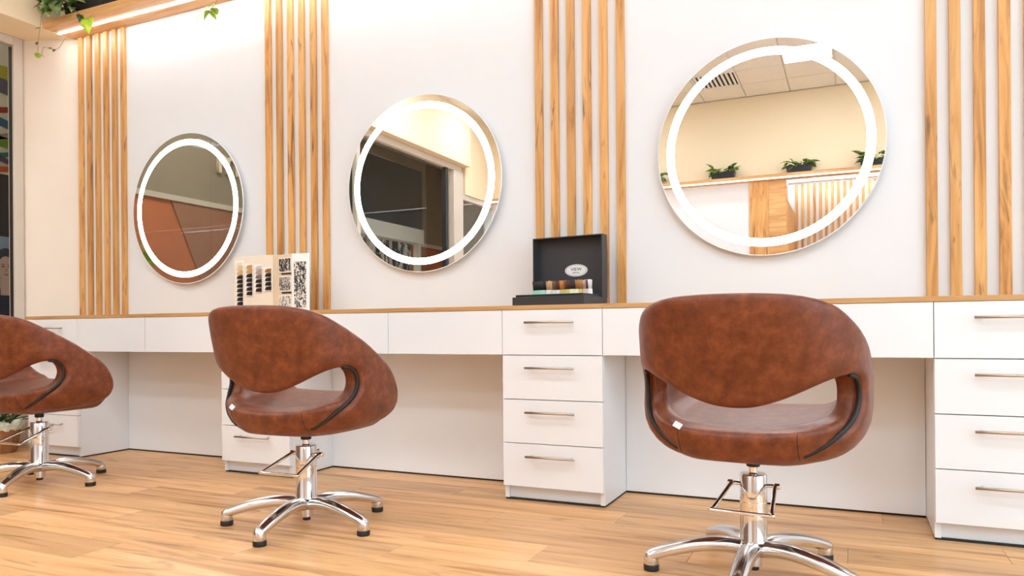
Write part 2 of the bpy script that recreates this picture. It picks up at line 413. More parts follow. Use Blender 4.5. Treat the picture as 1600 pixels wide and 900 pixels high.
# cabinets
DF, DB, DK = 0.3374, 0.3183, 0.0245
HT, HB, HD, Z2, Z3, Z4 = 0.78, 0.7624, 0.5833, 0.4069, 0.2325, 0.0590
CABS = [(-4.266, -3.8459, 'white four-drawer cabinet behind the left chair, by the potted plant'),
        (-2.7977, -2.3766, 'white four-drawer cabinet partly hidden behind the middle chair'),
        (-1.2822, -0.8620, 'white four-drawer cabinet under the open black swatch box'),
        (0.2371, 0.6580, 'white four-drawer cabinet cut by the right edge of the photo')]
def handle_into(parent, L, z, y):
    h = tube('handle', [(-L / 2, y - .026, z), (L / 2, y - .026, z)], .0048, NICKEL, parent, 12)
    for s in (-1, 1): tube('handle_post', [(s * (L / 2 - .02), y - .026, 0), (s * (L / 2 - .02), y, 0)], .004, NICKEL, h).location = (0, 0, z)
    return h
for x0, x1, lab in CABS:
    wd = x1 - x0
    t = thing('drawer_cabinet', lab, 'cabinet', ((x0 + x1) / 2, 0, 0), 0, 'drawer cabinets under the worktop')
    h = wd / 2
    bz = .007
    box('side_panel', (-h, -DB, bz), (-h + .018, -.002, HB - .001), MEL, t, .0006)
    box('side_panel', (h - .018, -DB, bz), (h, -.002, HB - .001), MEL, t, .0006)
    box('back_panel', (-h + .018, -.012, bz), (h - .018, -.002, HB - .001), MEL, t)
    box('plinth', (-h + .018, -DB + .014, bz), (h - .018, -DB + .030, Z4 + .002), MEL, t)
    box('base_shadow_gap', (-h + .002, -DB + .003, 0), (h - .002, -.004, bz), GAP, t)  # dark strip standing in for the shadow gap at the floor
    for za, zb in ((HD, HB - .0015), (Z2, HD - .003), (Z3, Z2 - .003), (Z4, Z3 - .003)):
        d = box('drawer', (-h + .0012, -DF, za), (h - .0012, -DB - .0004, zb), MEL, t, .0007, origin=(0, 0, 0))
        box('drawer_box', (-h + .03, -DB, za + .02), (h - .03, -.03, zb - .03), MEL, d)
        handle_into(d, .205, zb - .277 * (zb - za), -DF)

# aprons with two handle-less drawers, and the panels at the back of the knee space
bays = [(CABS[0][1], CABS[1][0], 'left', 'between the left and middle chairs'), (CABS[1][1], CABS[2][0], 'middle', 'right of the middle chair'), (CABS[2][1], CABS[3][0], 'right', 'behind the right chair')]
for a, b, nm, where in bays:
    t = thing('desk_drawer_unit', 'white handle-less pair of shallow desk drawers below the ' + nm + ' mirror', 'drawer unit', ((a + b) / 2, 0, HD), 0, 'shallow desk drawers under the worktop')
    h = (b - a) / 2 - .0012
    box('drawer_box', (-h, -DB, .004), (h, -.03, HB - HD - .001), MEL, t)
    for s in (-1, 1): box('drawer', (s * .0012 if s > 0 else -h, -DF, 0), (h if s > 0 else -.0012, -DB, HB - HD - .0015), MEL, t, .0007)
    t = thing('knee_panel', 'white back panel of the knee space below the ' + nm + ' mirror', 'panel', ((a + b) / 2, 0, 0), 0, 'white knee space panels')
    box('panel', (-h, -DK, .008), (h, -.002, HD - .002), MEL, t, .0006); box('base_shadow_gap', (-h, -DK + .003, 0), (h, -.004, .008), GAP, t)  # the shadow gap below the panel is a dark strip too

# worktop
wt = box('worktop', (-4.285, -DF - .0015, HB), (0.676, -.0005, HT), OAKX, None, .0008)
tag(wt, 'long thin oak worktop running along the wall over the white cabinets', 'worktop')

# mirrors
MR = 0.419
def ring_mesh(name, r0, r1, y0, y1, seg=96):
    bm = bmesh.new(); R = []
    for k in range(seg):
        c, s = math.cos(2 * math.pi * k / seg), math.sin(2 * math.pi * k / seg)
        R.append([bm.verts.new((r * c, yy, r * s)) for r, yy in ((r0, y0), (r1, y0), (r1, y1), (r0, y1))])
    for k in range(seg):
        a, b = R[k], R[(k + 1) % seg]
        for i in range(4): bm.faces.new((a[i], a[(i + 1) % 4], b[(i + 1) % 4], b[i]))
    return bm_mesh(bm, name)
def disc_mesh(name, r, y0, y1, seg=96):
    bm = bmesh.new()
    A = [bm.verts.new((r * math.cos(2 * math.pi * k / seg), y0, r * math.sin(2 * math.pi * k / seg))) for k in range(seg)]
    B = [bm.verts.new((r * math.cos(2 * math.pi * k / seg), y1, r * math.sin(2 * math.pi * k / seg))) for k in range(seg)]
    bm.faces.new(A); bm.faces.new(B[::-1])
    for k in range(seg): bm.faces.new((A[k], A[(k + 1) % seg], B[(k + 1) % seg], B[k]))
    return bm_mesh(bm, name)
mg = disc_mesh('mirror_glass', MR - .003, -.030, -.026); ml = ring_mesh('light_ring', MR * .842, MR * .914, -.0306, -.0301)
me_ = ring_mesh('mirror_edge', MR - .003, MR, -.030, -.024); mh = disc_mesh('mirror_housing', MR - .03, -.026, 0)
for x, z, lab in ((-3.3664, 1.372, 'round lit mirror nearest the shop window, reflecting a terracotta wall'), (-1.8418, 1.377, 'round lit mirror in the middle, reflecting a black screen and glass door'), (-0.2973, 1.381, 'large round lit mirror on the right, reflecting plants on a shelf')):
    t = thing('round_mirror', lab, 'mirror', (x, -.0005, z), 0, 'round mirrors with a ring of light')
    link('mirror_glass', mg, MIRROR, t); link('light_ring', ml, RINGM, t); link('mirror_edge', me_, MIRHOUS, t); link('mirror_housing', mh, MIRHOUS, t)

# high plant shelf with its light strip
t = thing('plant_shelf', 'oak shelf high on the mirror wall with a light strip underneath', 'shelf', (-4.319, 0, SOF))
box('shelf_board', (0, -.205, .0005), (6.9, -.0005, .042), OAKX, t, .001)
box('light_strip', (.004, -.113, -.003), (6.88, -.101, .0005), STRIPM, t)

# ================================================================== CHAIRS
def poly_sdf(poly, Y, Z):
    P = np.array(poly, float); d = np.full(Y.shape, 1e9); inside = np.zeros(Y.shape, bool); n = len(P)
    for i in range(n):
        a, b = P[i], P[(i + 1) % n]; e = b - a; wy, wz = Y - a[0], Z - a[1]
        t = np.clip((wy * e[0] + wz * e[1]) / (e @ e), 0, 1)
        d = np.minimum(d, (wy - t * e[0]) ** 2 + (wz - t * e[1]) ** 2)
        c = ((a[1] > Z) != (b[1] > Z)) & (Y < (b[0] - a[0]) * (Z - a[1]) / (b[1] - a[1] + 1e-12) + a[0])
        inside ^= c
    d = np.sqrt(d); return np.where(inside, -d, d)
def smax(a, b, k): h = np.clip(0.5 + 0.5 * (a - b) / k, 0, 1); return b + (a - b) * h + k * h * (1 - h)
def smin(a, b, k): return -smax(-a, -b, k)
def smooth_poly(pts, n=6):
    return [(p.x, p.y) for p in spline([(a, b, 0) for a, b in pts], n)]
def surface_nets(F, org, h, name):
    s = F < 0; nx, ny, nz = F.shape
    cnt = np.zeros((nx - 1, ny - 1, nz - 1), np.int8); sub = {}
    for dx in (0, 1):
        for dy in (0, 1):
            for dz in (0, 1):
                sl = (slice(dx, nx - 1 + dx), slice(dy, ny - 1 + dy), slice(dz, nz - 1 + dz)); cnt += s[sl]
    I = np.argwhere((cnt > 0) & (cnt < 8)); idx = -np.ones(cnt.shape, np.int64); idx[tuple(I.T)] = np.arange(len(I))
    acc = np.zeros((len(I), 3)); num = np.zeros(len(I))
    cs = [(a, b, c) for a in (0, 1) for b in (0, 1) for c in (0, 1)]
    for p in cs:
        for ax in range(3):
            if p[ax]: continue
            q = list(p); q[ax] = 1
            fa = F[I[:, 0] + p[0], I[:, 1] + p[1], I[:, 2] + p[2]]; fb = F[I[:, 0] + q[0], I[:, 1] + q[1], I[:, 2] + q[2]]
            mk = (fa < 0) != (fb < 0); tt = np.where(mk, fa / np.where(mk, fa - fb, 1), 0)
            for k in range(3): acc[:, k] += np.where(mk, p[k] + (tt if k == ax else 0), 0)
            num += mk
    V = (I + acc / num[:, None]) * h + np.array(org); faces = []
    for ax in range(3):
        u, w_ = [(1, 2), (2, 0), (0, 1)][ax]
        A = [slice(None)] * 3; B = [slice(None)] * 3; A[ax] = slice(0, -1); B[ax] = slice(1, None)
        e = np.argwhere(s[tuple(A)] != s[tuple(B)]); e = e[(e[:, u] > 0) & (e[:, w_] > 0) & (e[:, u] < F.shape[u] - 1) & (e[:, w_] < F.shape[w_] - 1)]
        def ix(du, dw): c = e.copy(); c[:, u] -= du; c[:, w_] -= dw; return idx[tuple(c.T)]
        Q = np.stack([ix(1, 1), ix(0, 1), ix(0, 0), ix(1, 0)], 1); fl = ~s[tuple(e.T)]; Q[fl] = Q[fl][:, ::-1]; faces.append(Q)
    faces = np.concatenate(faces)
    me = bpy.data.meshes.new(name); me.from_pydata(V.tolist(), [], faces.tolist()); me.update()
    for p in me.polygons: p.use_smooth = True
    return me
# side outline of the shell (fore-aft y, height z), the opening, and the seat
OUT = smooth_poly([(-.36, .776), (-.30, .774), (-.25, .762), (-.20, .742), (-.15, .712), (-.09, .678), (-.026, .642), (.035, .605), (.093, .568), (.138, .523), (.166, .475), (.175, .436), (.167, .398), (.139, .370), (.088, .354), (.0, .345), (-.1, .339), (-.2, .336), (-.36, .336)])
OUT = [(-.6, .776)] + OUT + [(-.6, .336)]
HOLE_C = smooth_poly([(-.16, .568), (-.125, .567), (-.092, .558), (-.071, .53), (-.073, .492), (-.096, .455), (-.13, .418), (-.155, .375), (-.168, .34), (-.18, .30)])
HOLE = [(-.6, .568)] + HOLE_C + [(-.2, .2), (-.6, .2)]
KEEP = [(-.16, .9), (-.16, .585)] + smooth_poly([(-.125, .574), (-.092, .560), (-.074, .53), (-.076, .495), (-.100, .464), (-.15, .444), (-.200, .430), (-.224, .404), (-.222, .368), (-.198, .342), (-.15, .334)]) + [(.5, .334), (.5, .9)]
W0, FR, FF, NE = .300, .300, .42, 2.5
def tuck(Z):
    return np.interp(Z, [.31, .325, .34, .355, .375, .40, .43, .47, .60, .70, .78, .85], [.42, .56, .70, .79, .87, .935, .975, .995, 1, 1, 1, 1])
def lean(Z): return np.interp(Z, [.30, .44, .48, .53, .57, .62, .67, .72, .78], [.74, .73, .735, .775, .825, .89, .945, .985, 1.0])
def gauge(X, Y, Z, ln=None):
    s = tuck(Z); a = np.abs(X) / (W0 * s)
    b = np.where(Y < 0, -Y / (FR * (lean(Z) if ln is None else ln)), Y / FF) / np.sqrt(s)
    return (a ** NE + b ** NE) ** (1 / NE)
hh = .0058
ZHU = np.array(smooth_poly([(0, .480), (.03, .4815), (.06, .4865), (.1, .499), (.13, .511), (.16, .525), (.19, .540), (.22, .554), (.25, .564), (.3, .570), (.34, .571)]))
gx = np.arange(-.335, .336, hh); gy = np.arange(-.345, .235, hh); gz = np.arange(.300, .800, hh)
X3, Y3, Z3_ = np.meshgrid(gx, gy, gz, indexing='ij')
Y2, Z2_ = np.meshgrid(gy, gz, indexing='ij')
dO = (gauge(X3, Y3, Z3_) - 1) * .28
dOut = poly_sdf(OUT, Y2, Z2_)[None]; dHole = smax(poly_sdf(HOLE, Y2, Z2_)[None], (Z3_ - np.interp(np.abs(gx), ZHU[:, 0], ZHU[:, 1])[:, None, None]) * .93, .004); dKeep = poly_sdf(KEEP, Y2, Z2_)[None]
tau = np.interp(gy, [-.25, -.09], [.058, .030])[None, :, None]
shell = smax(smax(dO, -(dO + tau), .020), smax(dOut, -dHole, .012), .026)
shell_me = surface_nets(shell, (gx[0], gy[0], gz[0]), hh, 'shell')
ztop = np.interp(gy, [-.25, -.19, -.1, .0, .12, .18, .25], [.428, .433, .444, .456, .470, .474, .468])[None, :, None]
bowl = 0.008 * (1 - np.clip(np.abs(gx) / .22, 0, 1) ** 2)[:, None, None]
dI = (gauge(X3, Y3, Z3_, np.maximum(lean(Z3_), .84)) - 1) * .28 + .024
slab = smax(Z3_ - (ztop - bowl), Y3 - .165, .03)
lin = smax(-(dI + .042), smax(-(Y3 + .15), dOut + .016, .02), .02)
seat = smax(smax(smin(slab, lin, .05), dI, .014), dKeep, .014)
seat_me = surface_nets(seat, (gx[0], gy[0], gz[0]), hh, 'seat')
del X3, Y3, Z3_, dO, dI, shell, seat, slab, lin
def surf_x(y, z, off):
    """half width of the shell at (y, z), pushed out by off"""
    s = float(tuck(z)); b = (-y / (FR * float(lean(z))) if y < 0 else y / FF) / math.sqrt(s)
    return W0 * s * max(0.0, 1 - b ** NE) ** (1 / NE) + off
hc = [p for p in HOLE_C if .358 < p[1] and not (p[1] > .5 and p[0] < -.13)]
from mathutils.bvhtree import BVHTree
seat_bvh = BVHTree.FromPolygons([v.co for v in seat_me.vertices], [p.vertices for p in seat_me.polygons])
def seat_back(x, z): return seat_bvh.ray_cast(Vector((x, -.6, z)), Vector((0, 1, 0)))[0]
def seat_down(x, y): return seat_bvh.ray_cast(Vector((x, y, .9)), Vector((0, 0, -1)))[0]
def make_chair(label):
    t = thing('salon_chair', label, 'chair')
    link('shell', shell_me, LEATHER, t); st = link('seat', seat_me, LEATHER, t)
    for s in (-1, 1):
        tube('piping', [(s * surf_x(y, z, -.012 - .004), y - .004, z) for y, z in hc], .0058, PIPE, t, 8)
        # seam down the back of the seat
        sp_ = [seat_back(s * .150, z) for z in np.linspace(.428, .352, 12)]; tube('seam', [p for p in sp_ if p is not None], .0011, PIPE, st, 6)
    tag_o = box('care_tag', (-.012, -.0012, -.006), (.012, .0012, .010), MIRHOUS, st); tag_o.location = seat_back(-.150, .424) + Vector((0, -.001, .004)); tag_o.rotation_euler = (-35 * D2R, 20 * D2R, -20 * D2R)
    # mechanism
    box('mounting_plate', (-.075, -.085, .324), (.075, .085, .342), BLACK, t, .003)
    link('piston_boot', lathe_mesh('piston_boot', [(.016, .300), (.0185, .302), (.0185, .325), (.016, .327)], 24), BLACK, t)
    link('piston', lathe_mesh('piston', [(.0115, .25), (.0115, .31)], 24), CHROME, t)
    link('column', lathe_mesh('column', [(.030, .085), (.0385, .088), (.0385, .098), (.0365, .102), (.0365, .2035), (.0365, .2045), (.0360, .2052), (.0365, .2059), (.0365, .2069), (.0365, .277), (.0345, .281), (.014, .282), (.013, .285), (.0116, .285)], 48), CHROME, t)
    link('hub', lathe_mesh('hub', [(.020, .026), (.0225, .028), (.0225, .055), (.046, .072), (.047, .088), (.040, .094), (.034, .095)], 40), ALU, t)
    link('hub_nut', lathe_mesh('hub_nut', [(.012, .014), (.014, .016), (.014, .028), (.010, .030)], 18), BLACK, t)
    p = tube('pump_pedal', spline([(-.030, .010, .247), (-.056, .004, .249), (-.060, -.012, .247), (-.074, -.120, .208), (-.078, -.137, .202), (-.070, -.141, .201), (.070, -.141, .201), (.078, -.137, .202), (.074, -.120, .208), (.060, -.012, .247), (.056, .004, .249), (.030, .010, .247)], 5), .0056, CHROME, t, 10)
    for s in (-1, 1):
        c = link('pedal_cap', lathe_mesh('pedal_cap', [(.006, 0), (.0085, .001), (.0085, .014), (.006, .016)], 16), CHROME, p); c.rotation_euler = (0, s * 90 * D2R, 0); c.location = (s * .056, .004, .249)
    box('pedal_bracket', (-.012, .030, .222), (.012, .062, .258), CHROME, t, .003)
    return t
def leg_mesh():
    path = spline([(.030, 0, .074), (.070, 0, .080), (.120, 0, .080), (.175, 0, .072), (.225, 0, .060), (.262, 0, .049), (.283, 0, .042), (.294, 0, .036)], 4)
    bm = bmesh.new(); rings = []; n = len(path); seg = 14
    for i, p in enumerate(path):
        f = i / (n - 1); hw = .0285 - .0095 * f; hz = .0205 - .0070 * f
        if i >= n - 2: hw *= (.86, .45)[i - n + 2]; hz *= (.9, .6)[i - n + 2]
        ring = []
        for k in range(seg):
            a = 2 * math.pi * k / seg; c, s = math.cos(a), math.sin(a)
            yy = hw * math.copysign(abs(c) ** .75, c); zz = hz * (math.copysign(abs(s) ** .8, s)) + (hz * .28 * max(0, 1 - abs(c) * 1.6) if s > 0 else 0)
            ring.append(bm.verts.new((p.x, yy, p.z + zz)))
        rings.append(ring)
    for a, b in zip(rings, rings[1:]):
        for k in range(seg): bm.faces.new((a[k], a[(k + 1) % seg], b[(k + 1) % seg], b[k]))
    bm.faces.new(rings[0][::-1]); bm.faces.new(rings[-1])
    return bm_mesh(bm, 'base_leg', True)
leg_me = leg_mesh()
foot_me = lathe_mesh('foot_cap', [(.0195, .017), (.0208, .019), (.0203, .038), (.0175, .049), (.010, .055), (.003, .0565)], 24)
pad_me = lathe_mesh('rubber_foot', [(.0208, 0), (.0218, .002), (.0218, .015), (.0208, .0175)], 24)
def place_chair(label, loc, body_rz, base_deg):
    t = make_chair(label); t.location = (loc[0], loc[1], 0); t.rotation_euler = (0, 0, body_rz); t['group'] = 'brown leather salon chairs'
    for k in range(5):
        a = base_deg * D2R + k * 72 * D2R - body_rz
        l = link('base_leg', leg_me, ALU, t, (0, 0, 0), (0, 0, a))
        link('foot_cap', foot_me, ALU, l, (.280, 0, 0)); link('rubber_foot', pad_me, BLACK, l, (.280, 0, 0))
    return t
place_chair('brown leather salon chair nearest the camera, in front of the right mirror', (-.252, -.896), -6 * D2R, 122.9)
place_chair('brown leather salon chair in the middle, seen at an angle from behind', (-1.769, -.947), 0.0, 134.7)
place_chair('brown leather salon chair cut by the left edge, in front of the potted plant', (-3.381, -.852), 0.0, 10.0)

# ================================================================== THINGS ON THE WORKTOP
# open box of hair swatches
BOXM = plain('black_card', srgb(52, 51, 52), 0.55); BOXS = plain('grey_card_edge', srgb(96, 94, 104), 0.5)
LABM = plain('label_white', srgb(238, 234, 230), 0.6); INK = plain('black_ink', srgb(20, 18, 20), 0.6)
bx = thing('swatch_box', 'open black presentation box with an oval VIEW label in its lid', 'box', (-1.095, -.315, HT), -6 * D2R)
box('box_base', (-.160, 0, 0), (.160, .170, .034), BOXM, bx, .001)
box('tray', (-.150, .010, .034), (.150, .165, .044), BLACK, bx, .001)
def add_quad_box(bm, pts, y0, y1):
    a = [bm.verts.new((x, y0, z)) for x, z in pts]; b = [bm.verts.new((x, y1, z)) for x, z in pts]
    bm.faces.new(a); bm.faces.new(b[::-1]); n = len(pts)
    for k in range(n): bm.faces.new((a[k], a[(k + 1) % n], b[(k + 1) % n], b[k]))
# lid: tray standing upright behind the base
bm = bmesh.new()
add_box(bm, (-.160, .222, .030), (.160, .226, .290)); add_box(bm, (-.160, .176, .286), (.160, .222, .290)); add_box(bm, (-.160, .176, .030), (-.156, .222, .286)); add_box(bm, (.156, .176, .030), (.160, .222, .286)); add_box(bm, (-.156, .176, .030), (.156, .222, .034))
lid = link('lid', bm_mesh(bm, 'lid'), BOXM, bx)
box('hinge', (-.160, .168, .002), (.160, .222, .030), BOXM, bx, .001)
# oval label and lettering
bm = bmesh.new(); add_quad_box(bm, [(.052 * math.cos(k * math.pi / 24), .0255 * math.sin(k * math.pi / 24)) for k in range(48)], -.0008, 0)
lab = link('oval_label', bm_mesh(bm, 'oval_label'), LABM, lid, (.022, .2215, .150))
bm = bmesh.new(); n = 48
for k in range(n):
    a, b = 2 * math.pi * k / n, 2 * math.pi * (k + 1) / n
    add_quad_box(bm, [(.0475 * math.cos(a), .0222 * math.sin(a)), (.0475 * math.cos(b), .0222 * math.sin(b)), (.0465 * math.cos(b), .0214 * math.sin(b)), (.0465 * math.cos(a), .0214 * math.sin(a))], -.0013, -.0008)
link('label_border', bm_mesh(bm, 'label_border'), INK, lab)
def text_mesh(s, size, extr=.0003, shear=0.0):
    c = bpy.data.curves.new('lettering', 'FONT'); c.body = s; c.size = size; c.align_x = 'CENTER'; c.align_y = 'CENTER'; c.extrude = extr; c.shear = shear
    o = bpy.data.objects.new('lettering', c); COL.objects.link(o); dg = bpy.context.evaluated_depsgraph_get(); dg.update()
    me = bpy.data.meshes.new_from_object(o.evaluated_get(dg)); bpy.data.objects.remove(o); bpy.data.curves.remove(c)
    return me
tm = text_mesh('VIEW', .019); o = link('lettering', tm, INK, lab, (0, -.0012, .004), (90 * D2R, 0, 0)); o.scale = (1.1, 1, 1)
# small handwritten line under the word: an unreadable scrawl
tube('script_line', spline([(-.016, -.0012, -.012), (-.012, -.0012, -.0075), (-.010, -.0012, -.0115), (-.006, -.0012, -.0085), (-.003, -.0012, -.0115), (.002, -.0012, -.009), (.006, -.0012, -.0115), (.010, -.0012, -.009), (.015, -.0012, -.0115)], 4), .0008, INK, lab, 6)
# hair tufts standing in the tray, each on its card holder
tufts = [(30, 24, 22, 1.25), (26, 22, 20, 1.0), (22, 18, 18, 1.25), (205, 160, 115, 1.25), (120, 76, 44, .8), (88, 52, 30, .9), (206, 128, 58, 1.3), (130, 72, 42, .8), (88, 42, 28, .9), (46, 36, 34, 1.1), (178, 120, 62, .7), (190, 132, 70, .7), (206, 168, 160, .8), (48, 48, 54, .7), (232, 226, 222, .6)]
tot = sum(q[3] for q in tufts); xx = -.118; names = ['jet black', 'soft black', 'black-brown', 'sandy blonde', 'light chestnut', 'dark chestnut', 'copper orange', 'walnut brown', 'dark auburn', 'charcoal', 'honey', 'golden', 'pale rose', 'slate black', 'white']
HOLD = [srgb(150, 205, 180), srgb(168, 212, 190), srgb(226, 222, 214), srgb(232, 230, 222), srgb(190, 190, 120), srgb(200, 196, 120), srgb(236, 228, 190), srgb(206, 190, 110), srgb(226, 200, 190), srgb(238, 232, 228)]
holdm = [plain('card_holder_%d' % i, c, .5) for i, c in enumerate(HOLD)]
for i, (r, g, b, wd) in enumerate(tufts):
    wv = wd / tot * .262; xc = xx + wv / 2; xx += wv
    hm = plain('hair_' + names[i].replace(' ', '_'), srgb(r, g, b), .45)
    t = thing('hair_swatch', names[i] + ' hair swatch tuft standing in the open black box', 'hair swatch', tuple(bx.matrix_basis @ Vector((xc, .105 - .012 * math.sin(i * .9), .0445))), -6 * D2R, 'hair swatches in the black box')
    bm = bmesh.new()
    A = [bm.verts.new(p) for p in ((-wv * .48, -.012, 0), (wv * .48, -.012, 0), (wv * .48, .012, 0), (-wv * .48, .012, 0))]
    B = [bm.verts.new(p) for p in ((-wv * .46, -.009, .020), (wv * .46, -.009, .020), (wv * .46, .009, .020), (-wv * .46, .009, .020))]
    bm.faces.new(A[::-1]); bm.faces.new(B)
    for k in range(4): bm.faces.new((A[k], A[(k + 1) % 4], B[(k + 1) % 4], B[k]))
    link('card_holder', bm_mesh(bm, 'card_holder'), holdm[min(9, i * 10 // 15)], t)
    bm = bmesh.new(); ns = 7; rnd = random.Random(i)
    for k in range(ns):                                   # strands that fan out
        u = (k + .5) / ns - .5
        for dy in (-.005, .004):
            x0, x1 = u * wv * .9, u * wv * 1.22 + rnd.uniform(-.001, .001); zt = .056 + rnd.uniform(-.003, .003)
            add_tube(bm, [(x0, dy, .014), ((x0 + x1) / 2, dy * 1.2, .035), (x1, dy * 1.6, zt)], [wv * .075, wv * .09, wv * .10], 5)
    link('hair', bm_mesh(bm, 'hair', True), hm, t)

# hair colour chart: three hinged boards standing on the worktop
CARD = painted('chart_card', srgb(236, 222, 202), .6, .02); CARD2 = painted('chart_card_tan', srgb(226, 204, 172), .6, .02); CARDW = plain('chart_white', srgb(244, 240, 234), .55)
ch = thing('colour_chart', 'folding hair colour chart with rows of swatches and black-and-white photos', 'colour chart', (-2.90, -.150, HT))
p1 = box('chart_board', (0, 0, .001), (.262, .008, .288), CARD, ch, .001, origin=(0, 0, 0))
cols = [(.016, 10, .262), (.079, 7, .245), (.141, 6, .238), (.203, 5, .222)]
TONE = [[(236, 222, 190), (226, 196, 140), (214, 176, 112)], [(206, 162, 96), (196, 156, 96)], [(206, 196, 190), (172, 152, 140), (122, 100, 84)], [(168, 112, 44)]]
for ci, (cx, nrow, ztop_) in enumerate(cols):
    st_h = .0225
    strip = box('swatch_strip', (cx, -.003, ztop_ - nrow * st_h - .004), (cx + .052, 0, ztop_ + .006), CARDW, p1, origin=(cx, 0, 0))
    for k in range(nrow):
        tone = TONE[ci][k] if k < len(TONE[ci]) else (34 + 6 * (k % 2), 24, 20)
        zc = ztop_ - (k + .5) * st_h
        bm = bmesh.new(); add_quad_box(bm, [(.014, zc - .008), (.050, zc - .010), (.050, zc + .009), (.022, zc + .006)], -.010, -.003)
        mn = 'chart_tone_%d_%d_%d' % tone
        link('swatch', bm_mesh(bm, 'swatch'), MATS.get(mn) or plain(mn, srgb(*tone), .4), strip)
box('chart_label', (.085, -.002, .016), (.205, 0, .032), CARDW, p1)
def photo_mat(name, scale, seed, dark=.45):
    mt, nt, b = newmat(name); N = nt.nodes; L = nt.links
    tc = N.new('ShaderNodeTexCoord'); mp = N.new('ShaderNodeMapping'); mp.inputs['Location'].default_value = (seed, seed * 2, seed * 3); mp.inputs['Scale'].default_value = (scale, scale, scale * .6)
    n = N.new('ShaderNodeTexNoise'); n.inputs['Scale'].default_value = 1; n.inputs['Detail'].default_value = 3; n.inputs['Distortion'].default_value = 2
    L.new(tc.outputs['Object'], mp.inputs[0]); L.new(mp.outputs[0], n.inputs['Vector'])
    cr = N.new('ShaderNodeValToRGB'); cr.color_ramp.elements[0].position = dark; cr.color_ramp.elements[1].position = dark + .12
    cr.color_ramp.elements[0].color = srgb(38, 34, 32); cr.color_ramp.elements[1].color = srgb(232, 224, 214)
    L.new(n.outputs[0], cr.inputs[0]); L.new(cr.outputs[0], b.inputs['Base Color']); b.inputs['Roughness'].default_value = .5
    return mt
p2 = box('chart_board', (0, 0, .001), (.140, .008, .285), CARD2, ch, .001, origin=(0, 0, 0)); p2.location = (.263, 0, 0); p2.rotation_euler = (0, 0, -9 * D2R)
for z0, z1, sc, sd, dk in ((.196, .268, 60, 1.3, .52), (.102, .176, 150, 4.1, .46), (.010, .082, 70, 7.7, .40)):
    f = box('photo_border', (.044, -.002, z0), (.136, 0, z1), CARDW, p2); box('photo', (-.042, -.0012, -(z1 - z0) / 2 + .006), (.042, -.0005, (z1 - z0) / 2 - .003), photo_mat('photo_print_%d' % int(sd), sc, sd, dk), f).location = (0, -.0015, 0)
    box('caption_bar', (.066, -.003, z0 - .011), (.135, 0, z0 - .004), INK, p2)
p3 = box('chart_board', (0, 0, .001), (.090, .008, .285), CARDW, ch, .001, origin=(0, 0, 0)); p3.location = (.402, -.023, 0); p3.rotation_euler = (0, 0, 12 * D2R)
box('photo', (.012, -.002, .020), (.076, 0, .245), photo_mat('photo_print_tall', 75, 11.3, .47), p3)

# ================================================================== PLANTS
def leaf_mesh(name, L, Wd, bend=.25, fold=.15, n=7, tip=1.0):
    bm = bmesh.new(); rows = []
    for i in range(n + 1):
        f = i / n; wv = Wd * (math.sin(math.pi * min(1, f ** .75)) ** .8) * (1 - .25 * f * tip) if 0 < f < 1 else .0015
        z = bend * L * (f * .6 - f * f * 1.3); y_ = L * f * (1 - .12 * bend * f)
        rows.append([bm.verts.new((-wv / 2, y_, z + fold * wv / 2)), bm.verts.new((0, y_, z)), bm.verts.new((wv / 2, y_, z + fold * wv / 2))])
    for a, b in zip(rows, rows[1:]):
        for k in range(2): bm.faces.new((a[k], a[k + 1], b[k + 1], b[k]))
    r = bmesh.ops.extrude_face_region(bm, geom=list(bm.faces)); bmesh.ops.translate(bm, vec=(0, 0, -.0008), verts=[v for v in r['geom'] if isinstance(v, bmesh.types.BMVert)])
    return bm_mesh(bm, name, True)
LM = {'big': leaf_mesh('leaf', .105, .058), 'mid': leaf_mesh('leaf', .07, .045, .35), 'small': leaf_mesh('leaf', .040, .032, .3), 'strap': leaf_mesh('leaf', .34, .030, .75, .5, 10, .6)}
LMV = {k: leaf_mesh('leaf', *a) for k, a in (('big', (.115, .060)), ('mid', (.075, .048, .35)))}
LMY = {k: leaf_mesh('leaf', *a) for k, a in (('big', (.095, .062, .3)), ('small', (.042, .040, .2)))}
LMD = {k: leaf_mesh('leaf', *a) for k, a in (('mid', (.06, .036, .3)), ('strap', (.25, .036, .7, .5, 10, .6)))}
for dct, mt in ((LM, LEAF), (LMV, LEAFV), (LMY, LEAFY), (LMD, LEAFD)):
    for me in dct.values(): me.materials.append(mt)
def leaf(parent, me, p, az, el, roll=0, sc=1.0):
    o = link('leaf', me, None, parent, p); o.rotation_euler = (el, roll, az); o.scale = (sc,) * 3
    return o
def planter(parent, lx, ly, h):
    bm = bmesh.new(); a = [(-lx / 2, -ly / 2), (lx / 2, -ly / 2), (lx / 2, ly / 2), (-lx / 2, ly / 2)]
    lo = [bm.verts.new((x * .9, y * .9, 0)) for x, y in a]; hi = [bm.verts.new((x, y, h)) for x, y in a]; ti = [bm.verts.new((x * .93, y * .93, h)) for x, y in a]; di = [bm.verts.new((x * .9, y * .9, h * .75)) for x, y in a]
    bm.faces.new(lo[::-1]); bm.faces.new(di)
    for A, B in ((lo, hi), (hi, ti), (ti, di)):
        for k in range(4): bm.faces.new((A[k], A[(k + 1) % 4], B[(k + 1) % 4], B[k]))
    pl = link('planter', bm_mesh(bm, 'planter'), BLACK, parent)
    box('soil', (-lx * .44, -ly * .44, h * .7), (lx * .44, ly * .44, h * .86), SOIL, parent)
ZS = SOF + .042
def trailing(parent, pts, leaves, r=.0016):
    P = spline(pts, 6); tube('vine', P, r, STEM, parent, 5)
    for f, me, az, el, sc in leaves:
        q = P[min(len(P) - 1, int(f * (len(P) - 1)))]; leaf(parent, me, q, az, el, 0, sc)
